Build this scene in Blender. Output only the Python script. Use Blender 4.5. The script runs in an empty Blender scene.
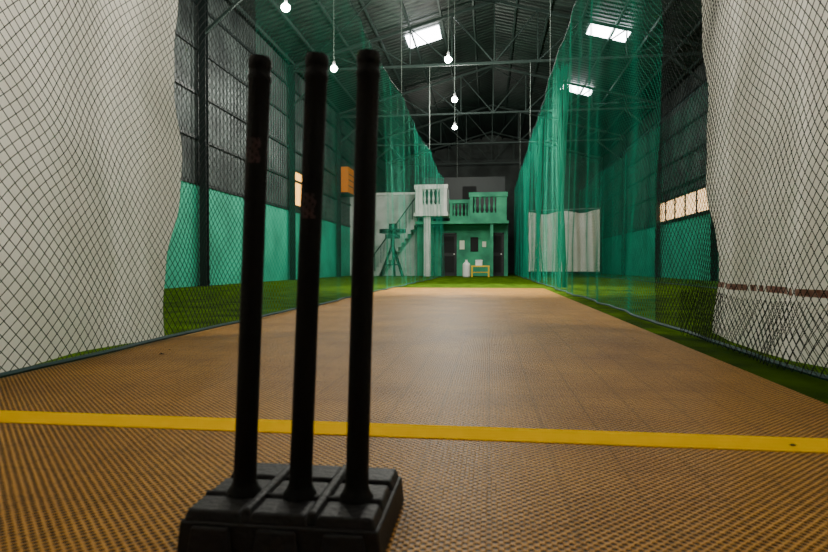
import bpy, math, random
import numpy as np
from mathutils import Vector, Matrix
random.seed(3)
rng=np.random.default_rng(5)

def lin(c):
    return tuple(((v/255)/12.92 if v/255<=.04045 else ((v/255+.055)/1.055)**2.4) for v in c)+(1,)

# ---------------------------------------------------------------- materials
def mat(name,col,rough=.7,metal=0,emit=None,es=0,noise=None,bump=0,bscale=30,spec=None):
    m=bpy.data.materials.new(name); m.use_nodes=True
    nt=m.node_tree; b=nt.nodes['Principled BSDF']
    b.inputs['Base Color'].default_value=lin(col); b.inputs['Roughness'].default_value=rough
    b.inputs['Metallic'].default_value=metal
    if spec is not None: b.inputs['Specular IOR Level'].default_value=spec
    if emit:
        b.inputs['Emission Color'].default_value=lin(emit); b.inputs['Emission Strength'].default_value=es
    tc=nt.nodes.new('ShaderNodeTexCoord')
    if noise:
        sc,c2=noise
        n=nt.nodes.new('ShaderNodeTexNoise'); n.inputs['Scale'].default_value=sc; n.inputs['Detail'].default_value=6
        nt.links.new(tc.outputs['Object'],n.inputs['Vector'])
        r=nt.nodes.new('ShaderNodeValToRGB'); r.color_ramp.elements[0].position=.35; r.color_ramp.elements[1].position=.68
        r.color_ramp.elements[0].color=lin(c2); r.color_ramp.elements[1].color=lin(col)
        nt.links.new(n.outputs['Fac'],r.inputs['Fac']); nt.links.new(r.outputs['Color'],b.inputs['Base Color'])
    if bump:
        n=nt.nodes.new('ShaderNodeTexNoise'); n.inputs['Scale'].default_value=bscale; n.inputs['Detail'].default_value=4
        nt.links.new(tc.outputs['Object'],n.inputs['Vector'])
        bp=nt.nodes.new('ShaderNodeBump'); bp.inputs['Strength'].default_value=bump; bp.inputs['Distance'].default_value=.01
        nt.links.new(n.outputs['Fac'],bp.inputs['Height']); nt.links.new(bp.outputs['Normal'],b.inputs['Normal'])
    return m

def corrugated(name,col,col2,rough=.5,per=.2):
    m=mat(name,col,rough,.3,noise=(1.2,col2)); nt=m.node_tree; b=nt.nodes['Principled BSDF']
    tc=nt.nodes.new('ShaderNodeTexCoord'); sp=nt.nodes.new('ShaderNodeSeparateXYZ'); nt.links.new(tc.outputs['Object'],sp.inputs[0])
    mu=nt.nodes.new('ShaderNodeMath'); mu.operation='MULTIPLY'; mu.inputs[1].default_value=2*math.pi/per
    nt.links.new(sp.outputs['Y'],mu.inputs[0])
    si=nt.nodes.new('ShaderNodeMath'); si.operation='SINE'; nt.links.new(mu.outputs[0],si.inputs[0])
    bp=nt.nodes.new('ShaderNodeBump'); bp.inputs['Strength'].default_value=1; bp.inputs['Distance'].default_value=.02
    nt.links.new(si.outputs[0],bp.inputs['Height']); nt.links.new(bp.outputs['Normal'],b.inputs['Normal'])
    return m

M={}
M['black']=mat('black_plastic',(9,9,11),.65,bump=.25,bscale=140,spec=.16)
M['base']=mat('black_rubber',(18,18,23),.6,bump=.3,bscale=90,spec=.35)
M['mark']=mat('faded_print',(58,34,38),.8,noise=(90,(26,18,20)))
M['netshade']=mat('net_cord_shaded',(4,18,18),.8)  # near cords: same net, dimness put into the colour
M['net']=mat('net_cord_teal_lit',(0,136,108),.75,spec=.2)  # far cords: same net, lamplight put into the brighter teal
M['rope']=mat('rope_teal',(10,66,68),.7)
M['mint']=mat('mint_paint',(34,168,134),.75,noise=(.9,(24,134,106)),bump=.1)
M['minth']=mat('mint_house_paint',(56,160,118),.75,noise=(1.5,(36,114,86)),bump=.1)
M['white']=mat('white_plaster',(224,226,218),.8,noise=(2,(190,194,188)),bump=.1)
M['greywall']=mat('grey_plaster',(190,196,190),.85,noise=(1.5,(150,156,150)),bump=.2)
M['dark']=mat('dark_interior',(10,14,13),.8)
M['doorc']=mat('door_brown',(20,26,24),.6)
M['steel']=mat('painted_steel',(38,54,50),.5,.3)
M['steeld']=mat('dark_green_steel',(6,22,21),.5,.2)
M['wallm']=corrugated('corrugated_wall',(70,80,78),(34,42,42),.5,.2)
M['roofm']=corrugated('corrugated_roof',(34,52,46),(16,26,23),.5,.25)
M['backm']=mat('back_wall_sheet',(70,78,76),.8,noise=(1,(44,50,48)))
M['bulb']=mat('bulb_glow',(255,255,245),.4,emit=(255,252,240),es=80)
M['cap']=mat('lamp_cap',(210,210,210),.4)
M['wire']=mat('wire_grey',(120,132,126),.5)
M['sky']=mat('daylit_polycarbonate',(255,255,255),.5,emit=(248,252,255),es=26)
M['warm']=mat('daylit_glass',(255,240,220),.5,emit=(255,200,130),es=2.4)
M['warm2']=mat('amber_glass',(255,220,140),.5,emit=(255,170,60),es=3)
M['orange']=mat('orange_box_paint_glow',(200,112,6),.6,emit=(230,130,20),es=.05)  # box is no lamp; a faint glow is put into its paint
M['yellow']=mat('yellow_plastic',(225,180,10),.5)
M['whitep']=mat('white_plastic',(225,225,220),.4)
M['paper']=mat('notice_paper',(215,220,200),.9)
M['yline']=mat('yellow_line_paint',(255,200,0),.8,bump=.2,bscale=120,spec=0)
M['leaf']=mat('dry_leaf',(28,20,12),.9)
M['hem']=mat('red_brown_hem',(132,74,58),.9,noise=(30,(176,140,126)))

def turf():
    m=mat('artificial_turf',(78,108,12),.95,noise=(3.0,(42,66,6)),spec=.03); nt=m.node_tree; b=nt.nodes['Principled BSDF']
    tc=nt.nodes.new('ShaderNodeTexCoord'); n=nt.nodes.new('ShaderNodeTexNoise'); n.inputs['Scale'].default_value=160
    nt.links.new(tc.outputs['Object'],n.inputs['Vector'])
    bp=nt.nodes.new('ShaderNodeBump'); bp.inputs['Distance'].default_value=.02; bp.inputs['Strength'].default_value=.9
    nt.links.new(n.outputs['Fac'],bp.inputs['Height']); nt.links.new(bp.outputs['Normal'],b.inputs['Normal'])
    return m
M['turf']=turf()

def matmat():
    m=bpy.data.materials.new('perforated_tan_mat'); m.use_nodes=True; nt=m.node_tree; N=nt.nodes; L=nt.links
    b=N['Principled BSDF']; b.inputs['Roughness'].default_value=.5; b.inputs['Specular IOR Level'].default_value=.2
    b.inputs['Specular Tint'].default_value=(1,.75,.4,1)
    tc=N.new('ShaderNodeTexCoord')
    v=N.new('ShaderNodeTexVoronoi'); v.inputs['Scale'].default_value=76; v.inputs['Randomness'].default_value=.1
    mp=N.new('ShaderNodeMapping'); mp.inputs['Rotation'].default_value=(0,0,math.radians(45))
    L.new(tc.outputs['Object'],mp.inputs[0]); L.new(mp.outputs[0],v.inputs['Vector'])
    r=N.new('ShaderNodeValToRGB'); r.color_ramp.elements[0].position=.2; r.color_ramp.elements[1].position=.46
    L.new(v.outputs['Distance'],r.inputs[0])
    n=N.new('ShaderNodeTexNoise'); n.inputs['Scale'].default_value=2.2; n.inputs['Detail'].default_value=7; L.new(tc.outputs['Object'],n.inputs['Vector'])
    c=N.new('ShaderNodeValToRGB'); c.color_ramp.elements[0].position=.3; c.color_ramp.elements[1].position=.7
    c.color_ramp.elements[0].color=lin((184,126,44)); c.color_ramp.elements[1].color=lin((224,162,66)); L.new(n.outputs['Fac'],c.inputs[0])
    mx=N.new('ShaderNodeMix'); mx.data_type='RGBA'; mx.inputs[6].default_value=lin((46,27,7))
    L.new(r.outputs[0],mx.inputs[0]); L.new(c.outputs[0],mx.inputs[7])
    br=N.new('ShaderNodeTexBrick'); br.offset=0; br.inputs['Scale'].default_value=1
    br.inputs['Brick Width'].default_value=.145; br.inputs['Row Height'].default_value=.145; br.inputs['Mortar Size'].default_value=.008
    br.inputs['Mortar Smooth'].default_value=1
    br.inputs['Color1'].default_value=(1,1,1,1); br.inputs['Color2'].default_value=(.9,.9,.9,1); br.inputs['Mortar'].default_value=(.4,.4,.4,1)
    L.new(tc.outputs['Object'],br.inputs['Vector'])
    m2=N.new('ShaderNodeMix'); m2.data_type='RGBA'; m2.blend_type='MULTIPLY'; m2.inputs[0].default_value=.4
    L.new(mx.outputs[2],m2.inputs[6]); L.new(br.outputs['Color'],m2.inputs[7]); L.new(m2.outputs[2],b.inputs['Base Color'])
    bp=N.new('ShaderNodeBump'); bp.inputs['Distance'].default_value=.008; bp.inputs['Strength'].default_value=1
    L.new(r.outputs[0],bp.inputs['Height']); L.new(bp.outputs[0],b.inputs['Normal'])
    return m
M['mat']=matmat()

def cloth():
    m=mat('white_curtain_cloth',(244,240,234),.9,noise=(2.2,(216,208,198)),bump=.7,bscale=14); nt=m.node_tree; b=nt.nodes['Principled BSDF']
    o=nt.nodes['Material Output']; tr=nt.nodes.new('ShaderNodeBsdfTranslucent'); tr.inputs[0].default_value=lin((246,238,228))
    mx=nt.nodes.new('ShaderNodeMixShader'); mx.inputs[0].default_value=.42
    nt.links.new(b.outputs[0],mx.inputs[1]); nt.links.new(tr.outputs[0],mx.inputs[2]); nt.links.new(mx.outputs[0],o.inputs['Surface'])
    return m
M['cloth']=cloth()

# ---------------------------------------------------------------- mesh builder
class MB:
    def __init__(s): s.v=[];s.f=[];s.m=[];s.mats=[]
    def mi(s,k):
        if k not in s.mats: s.mats.append(k)
        return s.mats.index(k)
    def add(s,vs,fs,k):
        o=len(s.v); i=s.mi(k); s.v+= [tuple(v) for v in vs]
        for f in fs: s.f.append(tuple(a+o for a in f)); s.m.append(i)
    def frus(s,r0,z0,r1,z1,k):
        a,b,c,d=r0; e,f,g,h=r1
        vs=[(a,c,z0),(b,c,z0),(b,d,z0),(a,d,z0),(e,g,z1),(f,g,z1),(f,h,z1),(e,h,z1)]
        s.add(vs,[(3,2,1,0),(4,5,6,7),(0,1,5,4),(1,2,6,5),(2,3,7,6),(3,0,4,7)],k)
    def box(s,x0,x1,y0,y1,z0,z1,k): s.frus((x0,x1,y0,y1),z0,(x0,x1,y0,y1),z1,k)
    def beam(s,p0,p1,w,h,k):
        p0=Vector(p0);p1=Vector(p1);d=(p1-p0).normalized()
        u=Vector((0,0,1)) if abs(d.z)<.95 else Vector((0,1,0))
        a=d.cross(u).normalized(); b=a.cross(d).normalized()
        vs=[p+a*sx*w/2+b*sy*h/2 for p in (p0,p1) for sx,sy in ((-1,-1),(1,-1),(1,1),(-1,1))]
        s.add(vs,[(3,2,1,0),(4,5,6,7),(0,1,5,4),(1,2,6,5),(2,3,7,6),(3,0,4,7)],k)
    def lathe(s,c,prof,k,seg=16,axis=(0,0,1)):
        q=Vector((0,0,1)).rotation_difference(Vector(axis)); vs=[];fs=[]
        for r,z in prof:
            for i in range(seg):
                t=2*math.pi*i/seg; vs.append(Vector(c)+q@Vector((r*math.cos(t),r*math.sin(t),z)))
        for j in range(len(prof)-1):
            for i in range(seg):
                n=(i+1)%seg; fs.append((j*seg+i,j*seg+n,(j+1)*seg+n,(j+1)*seg+i))
        fs.append(tuple(reversed(range(seg)))); fs.append(tuple(range((len(prof)-1)*seg,len(prof)*seg)))
        s.add(vs,fs,k)
    def tube(s,pts,r,k,seg=6):
        vs=[];fs=[];n=len(pts)
        for j,p in enumerate(pts):
            d=(Vector(pts[min(j+1,n-1)])-Vector(pts[max(j-1,0)])).normalized()
            u=Vector((0,0,1)) if abs(d.z)<.9 else Vector((1,0,0))
            a=d.cross(u).normalized(); b=a.cross(d)
            for i in range(seg):
                t=2*math.pi*i/seg; vs.append(Vector(p)+a*r*math.cos(t)+b*r*math.sin(t))
        for j in range(n-1):
            for i in range(seg):
                q=(i+1)%seg; fs.append((j*seg+i,j*seg+q,(j+1)*seg+q,(j+1)*seg+i))
        fs.append(tuple(reversed(range(seg)))); fs.append(tuple(range((n-1)*seg,n*seg)))
        s.add(vs,fs,k)
    def out(s,name,parent=None,bevel=0,smooth=False,loc=(0,0,0)):
        me=bpy.data.meshes.new(name); lv=[(v[0]-loc[0],v[1]-loc[1],v[2]-loc[2]) for v in s.v]
        me.from_pydata(lv,[],s.f)
        for k in s.mats: me.materials.append(M[k])
        me.polygons.foreach_set('material_index',s.m)
        me.update(); ob=bpy.data.objects.new(name,me); bpy.context.collection.objects.link(ob); ob.location=loc
        if bevel:
            b=ob.modifiers.new('bevel','BEVEL'); b.width=bevel; b.segments=3; b.limit_method='ANGLE'
        if parent: ob.parent=parent
        return ob
def empty(name,loc=(0,0,0)):
    e=bpy.data.objects.new(name,None); e.location=loc; e.empty_display_size=.2; bpy.context.collection.objects.link(e); return e

# ---------------------------------------------------------------- shell
XL,XR,XC=-6.5,6.8,.15
YB,YF=38.0,-7.0
EZ,RZ=7.0,8.8
FZ=-.014
def roofz(x): return RZ-(RZ-EZ)*abs(x-XC)/(XR-XC)
b=MB(); b.box(XL-.2,XR+.2,YF-.2,YB+.2,FZ-.2,FZ,'turf'); b.out('floor')
b=MB(); b.box(-1.93,1.07,YF+1,11.9,FZ,0,'mat'); b.out('pitch_mat')
b=MB(); b.box(-1.91,1.06,1.49,1.61,0,.0025,'yline'); b.out('crease_line')

def wall_side(name,x0,x1,mintz,zin):
    b=MB()
    b.box(x0,x1,YF,YB,FZ,mintz,'mint'); b.box(x0,x1,YF,YB,mintz,EZ,'wallm')
    xi=zin
    s=1 if xi<0 else -1
    b.box(min(xi,xi+s*.03),max(xi,xi+s*.03),YF,YB,mintz-.04,mintz+.04,'steeld')
    for z in (3.3,4.3,5.3,6.3):
        b.box(min(xi,xi+s*.05),max(xi,xi+s*.05),YF,YB,z-.035,z+.035,'steeld')
    return b.out(name)
wall_side('wall_left',XL-.15,XL,2.3,XL)
wall_side('wall_right',XR,XR+.15,2.1,XR)
def gable(name,y0,y1):
    b=MB(); pts=[(XL-.15,FZ),(XR+.15,FZ),(XR+.15,EZ),(XC,RZ),(XL-.15,EZ)]
    vs=[(x,y0,z) for x,z in pts]+[(x,y1,z) for x,z in pts]
    fs=[(0,1,2,3,4),(9,8,7,6,5)]+[(i,i+5,(i+1)%5+5,(i+1)%5) for i in range(5)]
    b.add(vs,fs,'backm'); 
    return b.out(name)
gable('wall_back',YB,YB+.15); gable('wall_front',YF-.15,YF)
b=MB()
for xa,za,xb,zb in ((XL-.2,EZ,XC,RZ),(XC,RZ,XR+.2,EZ)):
    vs=[(xa,YF-.2,za),(xb,YF-.2,zb),(xb,YB+.2,zb),(xa,YB+.2,za)]
    vs+= [(x,y,z+.06) for x,y,z in vs]
    b.add(vs,[(0,1,2,3),(7,6,5,4),(0,4,5,1),(1,5,6,2),(2,6,7,3),(3,7,4,0)],'roofm')
b.out('ceiling')
b=MB()
for t in (.1,.25,.4,.55,.7,.85,.97):
    for sx in (-1,1):
        x=XC+sx*t*(XR-XC); z=roofz(x)-.06
        b.box(x-.03,x+.03,YF,YB,z-.06,z+.03,'steel')
b.out('roof_purlins')
def skylight(i,x,y,w,l):
    b=MB(); z0=roofz(x-w/2)-.012; z1=roofz(x+w/2)-.012
    vs=[(x-w/2,y-l/2,z0),(x+w/2,y-l/2,z1),(x+w/2,y+l/2,z1),(x-w/2,y+l/2,z0)]
    vs+=[(a,c,d-.012) for a,c,d in vs]
    b.add(vs,[(3,2,1,0),(4,5,6,7),(0,1,5,4),(1,2,6,5),(2,3,7,6),(3,0,4,7)],'sky'); b.out('window_%d'%i)
skylight(1,-2.2,19.9,1.1,1.1); skylight(2,3.72,19.4,1.2,.9); skylight(3,3.62,25.5,1.2,1.0); skylight(4,3.7,13.2,1.2,1.2)
def truss(y):
    b=MB(); zb=6.75; n=10
    bot=[(XL+.05+(XR-XL-.1)*i/n) for i in range(n+1)]
    b.beam((XL+.02,y,zb),(XR-.02,y,zb),.07,.07,'steel')
    for sx,xe in ((-1,XL+.05),(1,XR-.05)):
        b.beam((xe,y,roofz(xe)-.14),(XC,y,RZ-.14),.07,.09,'steel')
    for i in range(n+1):
        x=bot[i]; b.beam((x,y,zb),(x,y,roofz(x)-.14),.04,.04,'steel')
        if i<n:
            x2=bot[i+1]
            if i<n/2: b.beam((x,y,roofz(x)-.14),(x2,y,zb),.035,.035,'steel')
            else: b.beam((x,y,zb),(x2,y,roofz(x2)-.14),.035,.035,'steel')
    b.beam((XL+.1,y,5.6),(XL+1.5,y,zb),.06,.06,'steel'); b.beam((XR-.1,y,5.6),(XR-1.5,y,zb),.06,.06,'steel')
    b.out('roof_truss')
    for x in (XL+.14,XR-.14):
        c=MB(); 
        c.box(x-.08,x+.08,y-.07,y-.055,FZ,6.9,'steeld'); c.box(x-.08,x+.08,y+.055,y+.07,FZ,6.9,'steeld'); c.box(x-.008,x+.008,y-.055,y+.055,FZ,6.9,'steeld')
        c.box(x-.12,x+.12,y-.12,y+.12,FZ,FZ+.02,'steeld')
        c.out('steel_column')
for y in (-5.4,.6,6.6,12.6,18.6,24.6,30.6,36.6): truss(y)
b=MB()
for y in (12.6,24.6):
    for sx in (-1,1):
        xe=XC+sx*6; 
        b.beam((xe,y,roofz(xe)-.2),(XC,y+6,RZ-.2),.03,.03,'steel'); b.beam((XC,y,RZ-.2),(xe,y+6,roofz(xe)-.2),.03,.03,'steel')
b.out('roof_cross_bracing')
def swin(i,x,y0,y1,z0,z1,k):
    s=1 if x<0 else -1
    b=MB(); X=lambda a:sorted((x+s*.004,x+s*a))
    a,c=X(.02); b.box(a,c,y0,y1,z0,z1,k)
    a,c=X(.06)
    for z in (z0,z1): b.box(a,c,y0-.04,y1+.04,z-.04,z+.04,'steeld')
    n=max(1,int((y1-y0)/1.1))
    for j in range(n+1):
        y=y0+(y1-y0)*j/n; b.box(a,c,y-.03,y+.03,z0,z1,'steeld')
    b.out('window_%d'%i)
swin(5,XR,19.3,25.0,2.15,2.95,'warm')
swin(6,XL,19.0,20.2,2.45,3.65,'warm2')
b=MB(); b.box(XL,XL+.5,24.8,25.9,3.6,4.7,'orange'); b.box(XL,XL+.52,24.7,26.0,3.54,3.6,'steeld')
for z in (3.9,4.15,4.4): b.box(XL+.5,XL+.51,24.9,25.8,z-.02,z+.02,'steeld')
b.out('wall_mounted_cooler')

# ---------------------------------------------------------------- nets
def net(name,P,u0,u1,v0,v1,w,h,rad,key,parent=None):
    nu=int((u1-u0)/w); nv=int((v1-v0)/h)
    I,J=np.meshgrid(np.arange(nu+1),np.arange(nv+1),indexing='ij')
    U=u0+(I+.5*(J%2))*w; V=v0+J*h
    pts=np.stack(P(U,V),-1)
    e0=[];e1=[]
    for j in range(nv):
        a=pts[:,j];c=pts[:,j+1]
        e0.append(a);e1.append(c)
        if j%2==0: e0.append(a[1:]);e1.append(c[:-1])
        else: e0.append(a[:-1]);e1.append(c[1:])
    A=np.concatenate(e0);B=np.concatenate(e1)
    D=B-A; D/=np.linalg.norm(D,axis=1)[:,None]
    ref=np.array([1.0,.02,.01]); n1=np.cross(D,ref); n1/=np.linalg.norm(n1,axis=1)[:,None]; n2=np.cross(D,n1)
    n=len(A); vs=np.empty((n,6,3))
    for k in range(3):
        t=2*math.pi*k/3; o=rad*(math.cos(t)*n1+math.sin(t)*n2); vs[:,k]=A+o; vs[:,3+k]=B+o
    base=(np.arange(n)*6)[:,None,None]
    fs=(base+np.array([[0,1,4,3],[1,2,5,4],[2,0,3,5]])[None]).reshape(-1)
    me=bpy.data.meshes.new(name); me.vertices.add(n*6); me.vertices.foreach_set('co',vs.reshape(-1))
    nf=n*3; me.loops.add(nf*4); me.loops.foreach_set('vertex_index',fs.astype(np.int32))
    me.polygons.add(nf); me.polygons.foreach_set('loop_start',np.arange(nf,dtype=np.int32)*4)
    me.update(calc_edges=True); me.materials.append(M[key])
    ob=bpy.data.objects.new(name,me); bpy.context.collection.objects.link(ob)
    if parent: ob.parent=parent
    return ob
def mkP(x,top,amp,ph):
    def P(U,V):
        f=V/top
        sag=.16*np.abs(np.sin(math.pi*(U-.6)/6.0))
        Z=.02+V*(1-sag/top*f)
        am=amp*np.clip(.45+(U-4)*.2,.45,1)
        X=x+am*(np.sin(U*3.1+ph)*.5+np.sin(U*7.3+ph*2+V*.6)*.3+np.sin(U*1.1+V*1.3)*.4)*(1-.5*f)
        Y=U+.03*np.sin(V*3+U*2+ph)+.014*np.sin(V*9+U*5)+.03*np.sin(U*6+V*.7)
        Z=Z+.012*np.sin(U*8+V*4)*np.clip(V*4,0,1)
        return X,Y,Z
    return P
def lane_net(x,top,ph,yend,r2,r3):
    e=empty('practice_net',(0,0,0))
    P=mkP(x,top,.05,ph)
    net('net_panel_1',P,-3,4.6,0,top,.055,.031,.0021,'netshade',e)
    net('net_panel_2',P,4.6,13,0,top,.062,.034,r2,'net',e)
    net('net_panel_3',P,13,yend,0,top,.12,.065,r3,'net',e)
    b=MB()
    us=np.arange(-3,yend+.01,.25)
    for v in (0,top):
        X,Y,Z=P(us,np.full_like(us,v)); 
        b.tube([(a,c,max(d,.012)) for a,c,d in zip(X,Y,Z)],.011 if v==0 else .008,'rope')
    for y in (.6,6.6,12.6,18.6,24.6):
        if y<yend:
            b.tube([(x,y,top),(x,y,6.72)],.006,'wire',4)
    b.out('border_ropes',e)
lane_net(-1.87,4.1,.3,24.5,.0009,.0014)
lane_net(1.25,4.4,2.1,30.0,.0012,.0020)
def Ps(U,V): 
    return 1.2+.018*np.sin(U*9+V*8),U+.01*np.sin(V*20),.015+V+.008*np.sin(U*6)
net('net_skirt',Ps,1.0,3.9,0,.30,.05,.028,.0018,'netshade')
e=empty('practice_net')
net('net_panel_1',mkP(4.4,4.2,.06,1.0),8,30,0,4.2,.13,.07,.0018,'net',e)
b=MB(); b.tube([(4.4,y,4.2) for y in np.arange(8,30.1,2)],.008,'rope'); b.tube([(4.4,y,.012) for y in np.arange(8,30.1,2)],.01,'rope'); b.out('border_ropes',e)
def bundle(yc,n,spr,top):
    b=MB()
    for k in range(n):
        x0=random.uniform(-.06,.12); y0=random.uniform(-spr,spr); ph=random.uniform(0,6)
        pts=[]
        m=int(top/.3)
        for j in range(m+1):
            z=.03+j*(top-.1)/m; sp=.35+.9*abs(z-1.6)/2.8
            pts.append((1.36+x0*sp+.02*math.sin(z*2+ph),yc+y0*sp+.03*math.cos(z*2+ph),z))
        b.tube(pts,.007,'net',4)
    b.out('gathered_net')
bundle(11.6,34,.25,4.3); bundle(17,30,1.6,4.3); bundle(22,40,2,4.3)

# ---------------------------------------------------------------- curtains
def curtain(name,x,y0,y1,z0,z1,side,flare,ph,hem=None):
    # folds swing away from the net (side = outward direction)
    nu,nv=260,130; vs=[];fs=[];hs=[]
    for i in range(nu+1):
        for j in range(nv+1):
            u=i/nu; v=j/nv; z=z0+(z1-z0)*v
            y=y0+(y1-y0)*u
            y+=flare*u*(1-min(1,(z-z0)/1.3))**2 - .02*u*math.sin(z*5)
            o=.085*(.5+.5*math.sin(y*8+ph+.8*math.sin(z*.9)))**1.5+.035*(.5+.5*math.sin(y*17+z*.8+ph))+.012*math.sin(y*4-z*3)+.012*math.sin(z*6+y*3)+.006*math.sin(z*14+y*9)
            o*= (.6+.4*(1-v))*(.3+.7*min(1,z/.5))
            zz=z+ (.012*math.sin(y*5+ph) if j==0 else 0)
            vs.append((x+side*o,y,max(zz,.006)))
    for i in range(nu):
        for j in range(nv):
            a=i*(nv+1)+j; f=(a,a+nv+1,a+nv+2,a+1)
            zc=z0+(z1-z0)*(j+.5)/nv
            (hs if hem and abs(zc-hem)<.017 and math.sin(i*1.9)+math.sin(i*.37)>-1.1 else fs).append(f)
    b=MB(); b.add(vs,fs,'cloth')
    if hs:
        i=b.mi('hem')
        for f in hs: b.f.append(f); b.m.append(i)
    ob=b.out(name,smooth=True)
    for p in ob.data.polygons: p.use_smooth=True
    return ob
curtain('white_curtain',-1.95,-2.5,3.52,.012,4.0,-1,-.12,.4)
curtain('white_curtain',1.33,-2.5,4.02,.02,4.2,1,-.22,1.7,hem=.335)
vs=[];fs=[];nu,nv=60,16
for i in range(nu+1):
    for j in range(nv+1):
        u=i/nu;v=j/nv; x=1.5+2.85*u; top=2.6-.12*math.sin(math.pi*u*2)**2+.08*u
        z=.22+(top-.22)*v
        vs.append((x,24.1+.07*math.sin(x*9)+.03*math.sin(x*21+z),z))
for i in range(nu):
    for j in range(nv):
        a=i*(nv+1)+j; fs.append((a,a+nv+1,a+nv+2,a+1))
b=MB(); b.add(vs,fs,'cloth'); b.tube([(1.4,24.1,2.66),(4.37,24.1,2.72)],.012,'wire'); b.out('white_curtain')

# ---------------------------------------------------------------- lamps
def lamp(x,y,z,p,spot=None):
    e=empty('hanging_lamp',(x,y,z))
    b=MB(); b.tube([(0,0,.16),(0,0,roofz(x)-z-.02)],.009,'wire',5)
    b.lathe((0,0,.07),[(.02,0),(.035,.03),(.03,.09),(.01,.11)],'cap',12)
    if spot: b.lathe((0,0,-.12),[(.22,0),(.2,.03),(.1,.16),(.04,.2)],'cap',20)
    b.out('cord_and_cap',e)
    b=MB(); b.lathe((0,0,-.09 if not spot else -.17),[(.01,0),(.055,.015),(.09,.06),(.085,.11),(.03,.16)],'bulb',14); b.out('bulb',e)
    l=bpy.data.lights.new('lamp_light','SPOT' if spot else 'POINT'); l.energy=p; l.color=(1,.97,.86); l.shadow_soft_size=.08
    if spot: l.spot_size=math.radians(spot); l.spot_blend=.7
    o=bpy.data.objects.new('lamp_light',l); o.location=(0,0,-.3 if spot else -.22); o.parent=e; bpy.context.collection.objects.link(o)
lamp(-.4,8.6,6.0,300); lamp(-.1,12.0,6.7,6000,66)  # second one: unseen spot added to brighten the far mat end
lamp(-1.0,14.5,5.5,620); lamp(-1.05,18,5.5,540); lamp(-1.25,21.6,5.5,360); lamp(-1.6,29.8,4.4,250)  # last one added, hidden behind the upper house wall, for the gable glow
lamp(-2.95,-.2,2.5,230); lamp(-3.95,2.6,3.5,400); lamp(-3.95,11.2,5.5,300); lamp(-3.95,14.8,5.5,280)  # first two added unseen behind the left curtain to light its cloth
lamp(2.35,-.2,2.5,230); lamp(3.4,2.6,3.5,400); lamp(4.0,12.0,6.3,190)  # first two likewise added, out of sight behind the right curtain

# ---------------------------------------------------------------- stumps
e=empty('cricket_stumps',(-.315,.96,0))
b=MB()
bx0,bx1,by0,by1=-.47,-.16,.845,1.08
b.frus((bx0-.004,bx1+.004,by0-.004,by1+.004),0,(bx0,bx1,by0,by1),.05,'base')
w=(bx1-bx0)/3
for i in range(3):
    xa=bx0+i*w; xb=xa+w
    for ya,yb in ((by0,by0+.07),(by0+.076,by0+.15),(by0+.156,by1)):
        g=.004
        b.frus((xa+g,xb-g,ya+g/2,yb-g/2),.048,(xa+.010,xb-.010,ya+.006,yb-.006),.066,'base')
for i in range(3):
    xm=bx0+(i+.5)*w; b.frus((xm-.035,xm+.035,by0-.012,by0),.004,(xm-.03,xm+.03,by0-.008,by0),.045,'base')
for i in (1,2):
    xm=bx0+i*w; b.frus((xm-.011,xm+.011,by0+.004,by1-.004),.05,(xm-.006,xm+.006,by0+.008,by1-.008),.071,'base')
b.frus((bx0+.004,bx1-.004,by0+.065,by0+.081),.05,(bx0+.008,bx1-.008,by0+.069,by0+.077),.070,'base')
ob=b.out('base',None,bevel=.004); ob.parent=e; ob.matrix_parent_inverse=Matrix.Translation((.315,-.96,0))
for i,(x,lean) in enumerate(((-.400,.031),(-.305,.031),(-.211,.021))):
    L=.715; y=.925
    d=Vector((lean,.0,L)).normalized()
    b=MB(); r=.0182
    prof=[(r*1.5,-.015),(r*1.5,.004),(r*1.2,.012),(r*1.05,.02),(r,.05),(r*.98,.3),(r*.97,.6),(r*.97,.672),(r*1.04,.674),(r*1.04,.682),(r*.97,.684),(r*.97,.694),(r*1.04,.696),(r*1.03,L-.008),(r*.9,L-.002),(r*.5,L),(r*.42,L-.006)]
    b.lathe((0,0,0),prof,'black',32,d)
    if i<2:
        zc=.56 if i==0 else .47
        vs=[];fs=[];n=8;q=Vector((0,0,1)).rotation_difference(d)
        for k in range(n+1):
            a=math.radians(-125+70*k/n)
            for j in range(9):
                z=zc-.02+.04*j/8; wob=.0+.1*math.sin(j*1.3+i); aa=a+wob
                vs.append(q@Vector(((r+.0006)*math.cos(aa),(r+.0006)*math.sin(aa),z)))
        for k in range(n):
            for j in range(8):
                if (k+j*2+i)%5: fs.append((k*9+j,(k+1)*9+j,(k+1)*9+j+1,k*9+j+1))
        b.add(vs,fs,'mark')
    ob=b.out('stump_%d'%(i+1)); 
    for p in ob.data.polygons: p.use_smooth=True
    m=ob.modifiers.new('es','EDGE_SPLIT'); m.split_angle=math.radians(50)
    ob.location=(x+.315,y-.96,.066); ob.parent=e

# ---------------------------------------------------------------- building at the far end
HX=lambda x:(x-489)/22.5
HZ=lambda y:.44+(266-y)/22.7
def balustrade(b,x0,x1,y,zb,zt,k,inner=None,th=.14):
    xi0,xi1=inner if inner else (x0+.12,x1-.12)
    h=zt-zb
    b.box(x0,x1,y,y+th,zb,zb+h*.28,k); b.box(x0-.04,x1+.04,y-.04,y+th+.04,zt-h*.16,zt,k)
    b.box(x0,xi0,y,y+th,zb+h*.28,zt-h*.16,k); b.box(xi1,x1,y,y+th,zb+h*.28,zt-h*.16,k)
    n=max(2,round((xi1-xi0)/.19)); H=h*.56
    for i in range(n):
        x=xi0+(xi1-xi0)*(i+.5)/n
        b.lathe((x,y+th/2,zb+h*.28),[(.05,0),(.05,H*.1),(.025,H*.16),(.055,H*.38),(.03,H*.6),(.022,H*.8),(.05,H*.9),(.05,H)],k,10)
e=empty('two_storey_house')
b=MB()
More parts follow.
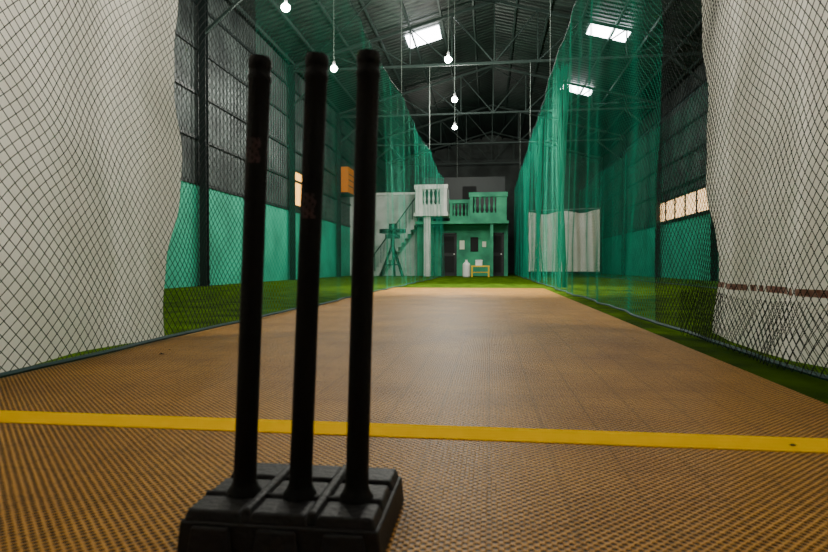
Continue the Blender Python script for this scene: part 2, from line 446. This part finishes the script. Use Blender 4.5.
b.box(HX(432),HX(440),27,27.2,FZ,2.4,'minth'); b.box(HX(440),HX(456),27,27.2,1.95,2.4,'minth')
b.box(HX(456),HX(491),27,27.2,FZ,2.4,'minth'); b.box(HX(491),HX(504),27,27.2,1.95,2.4,'minth'); b.box(HX(504),HX(508),27,27.2,FZ,2.4,'minth')
b.box(HX(416),HX(432),26.6,26.8,FZ,2.75,'minth')
b.box(HX(416),HX(508),27.2,31,FZ,.0,'greywall')
b.box(HX(508)-.2,HX(508),27.2,31,FZ,2.4,'minth'); b.box(HX(376),HX(508),31,31.2,FZ,4.0,'greywall')
b.box(HX(416),HX(508),26.0,31,2.3,2.42,'minth')
b.box(HX(416)-.02,HX(449),25.6,27,2.62,2.78,'white')
b.out('facade',e)
b=MB()
b.box(HX(425),HX(431.5),25.75,26.05,FZ,2.62,'white'); b.box(HX(490),HX(493),26.1,26.25,FZ,2.3,'minth')
b.out('porch_columns',e)
b=MB(); balustrade(b,HX(417),HX(448),25.6,2.78,3.98,'white',(HX(424),HX(441)))
b.box(HX(417),HX(417)+.14,25.74,27,2.78,3.9,'white'); b.box(HX(448)-.14,HX(448),25.74,27,2.78,3.9,'white')
b.box(HX(417)+.14,HX(448)-.14,26.6,26.7,2.78,3.75,'steeld'); b.out('white_balcony',e)
b=MB(); balustrade(b,HX(449),HX(470),26.9,2.42,3.45,'minth'); b.out('mint_balcony_recessed',e)
b=MB(); balustrade(b,HX(470),HX(506),26.0,2.42,3.66,'minth',(HX(473),HX(496)))
b.box(HX(470),HX(470)+.12,26.14,27.4,2.42,3.6,'minth'); b.box(HX(506)-.12,HX(506),26.14,27.4,2.42,3.6,'minth'); b.out('mint_balcony',e)
b=MB(); b.box(HX(416),HX(506),28.8,29,2.42,4.75,'steeld'); b.box(HX(460),HX(475),28.75,28.8,2.42,4.3,'dark'); b.out('upper_wall',e)  # shade above the balconies is put into this wall's dark colour
b=MB()
b.box(HX(340),HX(416),27.2,27.4,FZ,3.75,'greywall'); b.box(HX(340),HX(417),27.1,27.5,3.75,3.85,'white')
b.out('side_wing_wall',e)
def door(i,x0,x1):
    b=MB(); b.box(x0,x1,27.08,27.12,FZ,1.95,'doorc')
    for xa,xb in ((x0,x0+.06),(x1-.06,x1)): b.box(xa,xb,26.97,27.08,FZ,1.95,'steeld')
    b.box(x0,x1,26.97,27.08,1.89,1.95,'steeld')
    for z in (.15,1.05): b.box(x0+.12,x1-.12,27.06,27.08,z,z+.75,'dark')
    b.lathe((x1-.12,27.05,.98),[(.02,-.03),(.03,0),(.02,.03)],'whitep',8); b.out('door_%d'%i,e)
door(1,HX(440),HX(456)); door(2,HX(491),HX(504))
b=MB(); b.box(HX(459),HX(464),26.97,27,1.2,1.6,'paper'); b.box(HX(482),HX(486),26.97,27,1.3,1.55,'paper'); b.box(HX(470),HX(478),26.96,27,1.1,1.75,'dark'); b.out('paper_notices',e)
b=MB(); n=14; x0,x1=HX(372),HX(417)
for i in range(n):
    xa=x0+(x1-x0)*i/n; xb=x0+(x1-x0)*(i+1)/n; z=2.72*(i+1)/n
    b.box(xa,xb,26.2,27.15,max(0,z-.45) if i>0 else FZ,z,'greywall')
b.beam((x0,26.25,.9),(x1,26.25,3.6),.05,.05,'steeld')
for i in range(0,n,2):
    xa=x0+(x1-x0)*(i+.5)/n; z=2.72*(i+1)/n; b.beam((xa,26.25,z),(xa,26.25,z+.85),.03,.03,'steeld')
b.out('staircase',e)
mx,my=HX(397),24.9
b=MB()
for a in (90,210,330):
    t=math.radians(a); b.beam((mx,my,1.35),(mx+.55*math.cos(t),my+.55*math.sin(t),FZ+.02),.09,.09,'black')
    b.beam((mx,my,.5),(mx+.36*math.cos(t),my+.36*math.sin(t),.5),.05,.05,'black')
b.lathe((mx,my,1.2),[(.09,0),(.09,.5)],'black',12)
b.box(mx-.28,mx+.28,my-.25,my+.25,1.62,1.78,'black')
for s in (-1,1): b.lathe((mx+s*.29,my,1.82),[(.08,0),(.28,.02),(.28,.19),(.08,.21)],'black',20)
b.lathe((mx,my-.35,2.0),[(.1,0),(.1,.8)],'black',12,(0,1,.25)); b.box(mx-.17,mx+.17,my+.0,my+.25,1.78,2.25,'black')
b.out('bowling_machine')
sx,sy=HX(481),24.5
b=MB(); b.box(sx-.38,sx+.38,sy-.2,sy+.2,.40,.46,'yellow')
for a in (-.34,.34):
    for c in (-.16,.16): b.box(sx+a-.03,sx+a+.03,sy+c-.03,sy+c+.03,FZ,.40,'yellow')
b.box(sx-.34,sx+.34,sy-.02,sy+.02,.16,.2,'yellow'); b.out('yellow_bench',bevel=.006)
b=MB(); b.box(sx-.2,sx+.08,sy-.12,sy+.12,.46,.66,'whitep'); b.box(sx-.21,sx+.09,sy-.13,sy+.13,.66,.69,'whitep'); b.out('white_box',bevel=.006)
b=MB(); b.lathe((HX(468),24.6,FZ),[(.14,0),(.16,.05),(.16,.5),(.14,.56),(.06,.62),(.05,.7),(.06,.72)],'whitep',18); b.out('white_water_can')
def leaf(x,y,z,s):
    b=MB(); n=10; vs=[(x,y,z+s*.35)]
    for i in range(n):
        t=2*math.pi*i/n; r=s*(.7+.3*math.cos(3*t)); vs.append((x+r*math.cos(t),y+r*.6*math.sin(t),z+.0005+s*.1*(i%2)))
    b.add(vs,[(0,1+i,1+(i+1)%n) for i in range(n)],'leaf'); b.out('dry_leaf')
leaf(.735,1.535,.0025,.012); leaf(-1.62,2.75,0,.02); leaf(-1.66,2.9,0,.012)

# ---------------------------------------------------------------- world & camera
w=bpy.data.worlds.new('World'); bpy.context.scene.world=w; w.use_nodes=True
w.node_tree.nodes['Background'].inputs[0].default_value=(.5,.6,.7,1); w.node_tree.nodes['Background'].inputs[1].default_value=.3
cam=bpy.data.cameras.new('camera'); co=bpy.data.objects.new('camera',cam); bpy.context.collection.objects.link(co)
cam.sensor_width=36; cam.lens=36*590/828; cam.clip_start=.05; cam.clip_end=200
co.location=(0,0,.44); co.rotation_euler=(math.radians(90-.97),0,math.radians(7.25))
cam.dof.use_dof=True; cam.dof.focus_distance=6; cam.dof.aperture_fstop=5.6
bpy.context.scene.camera=co
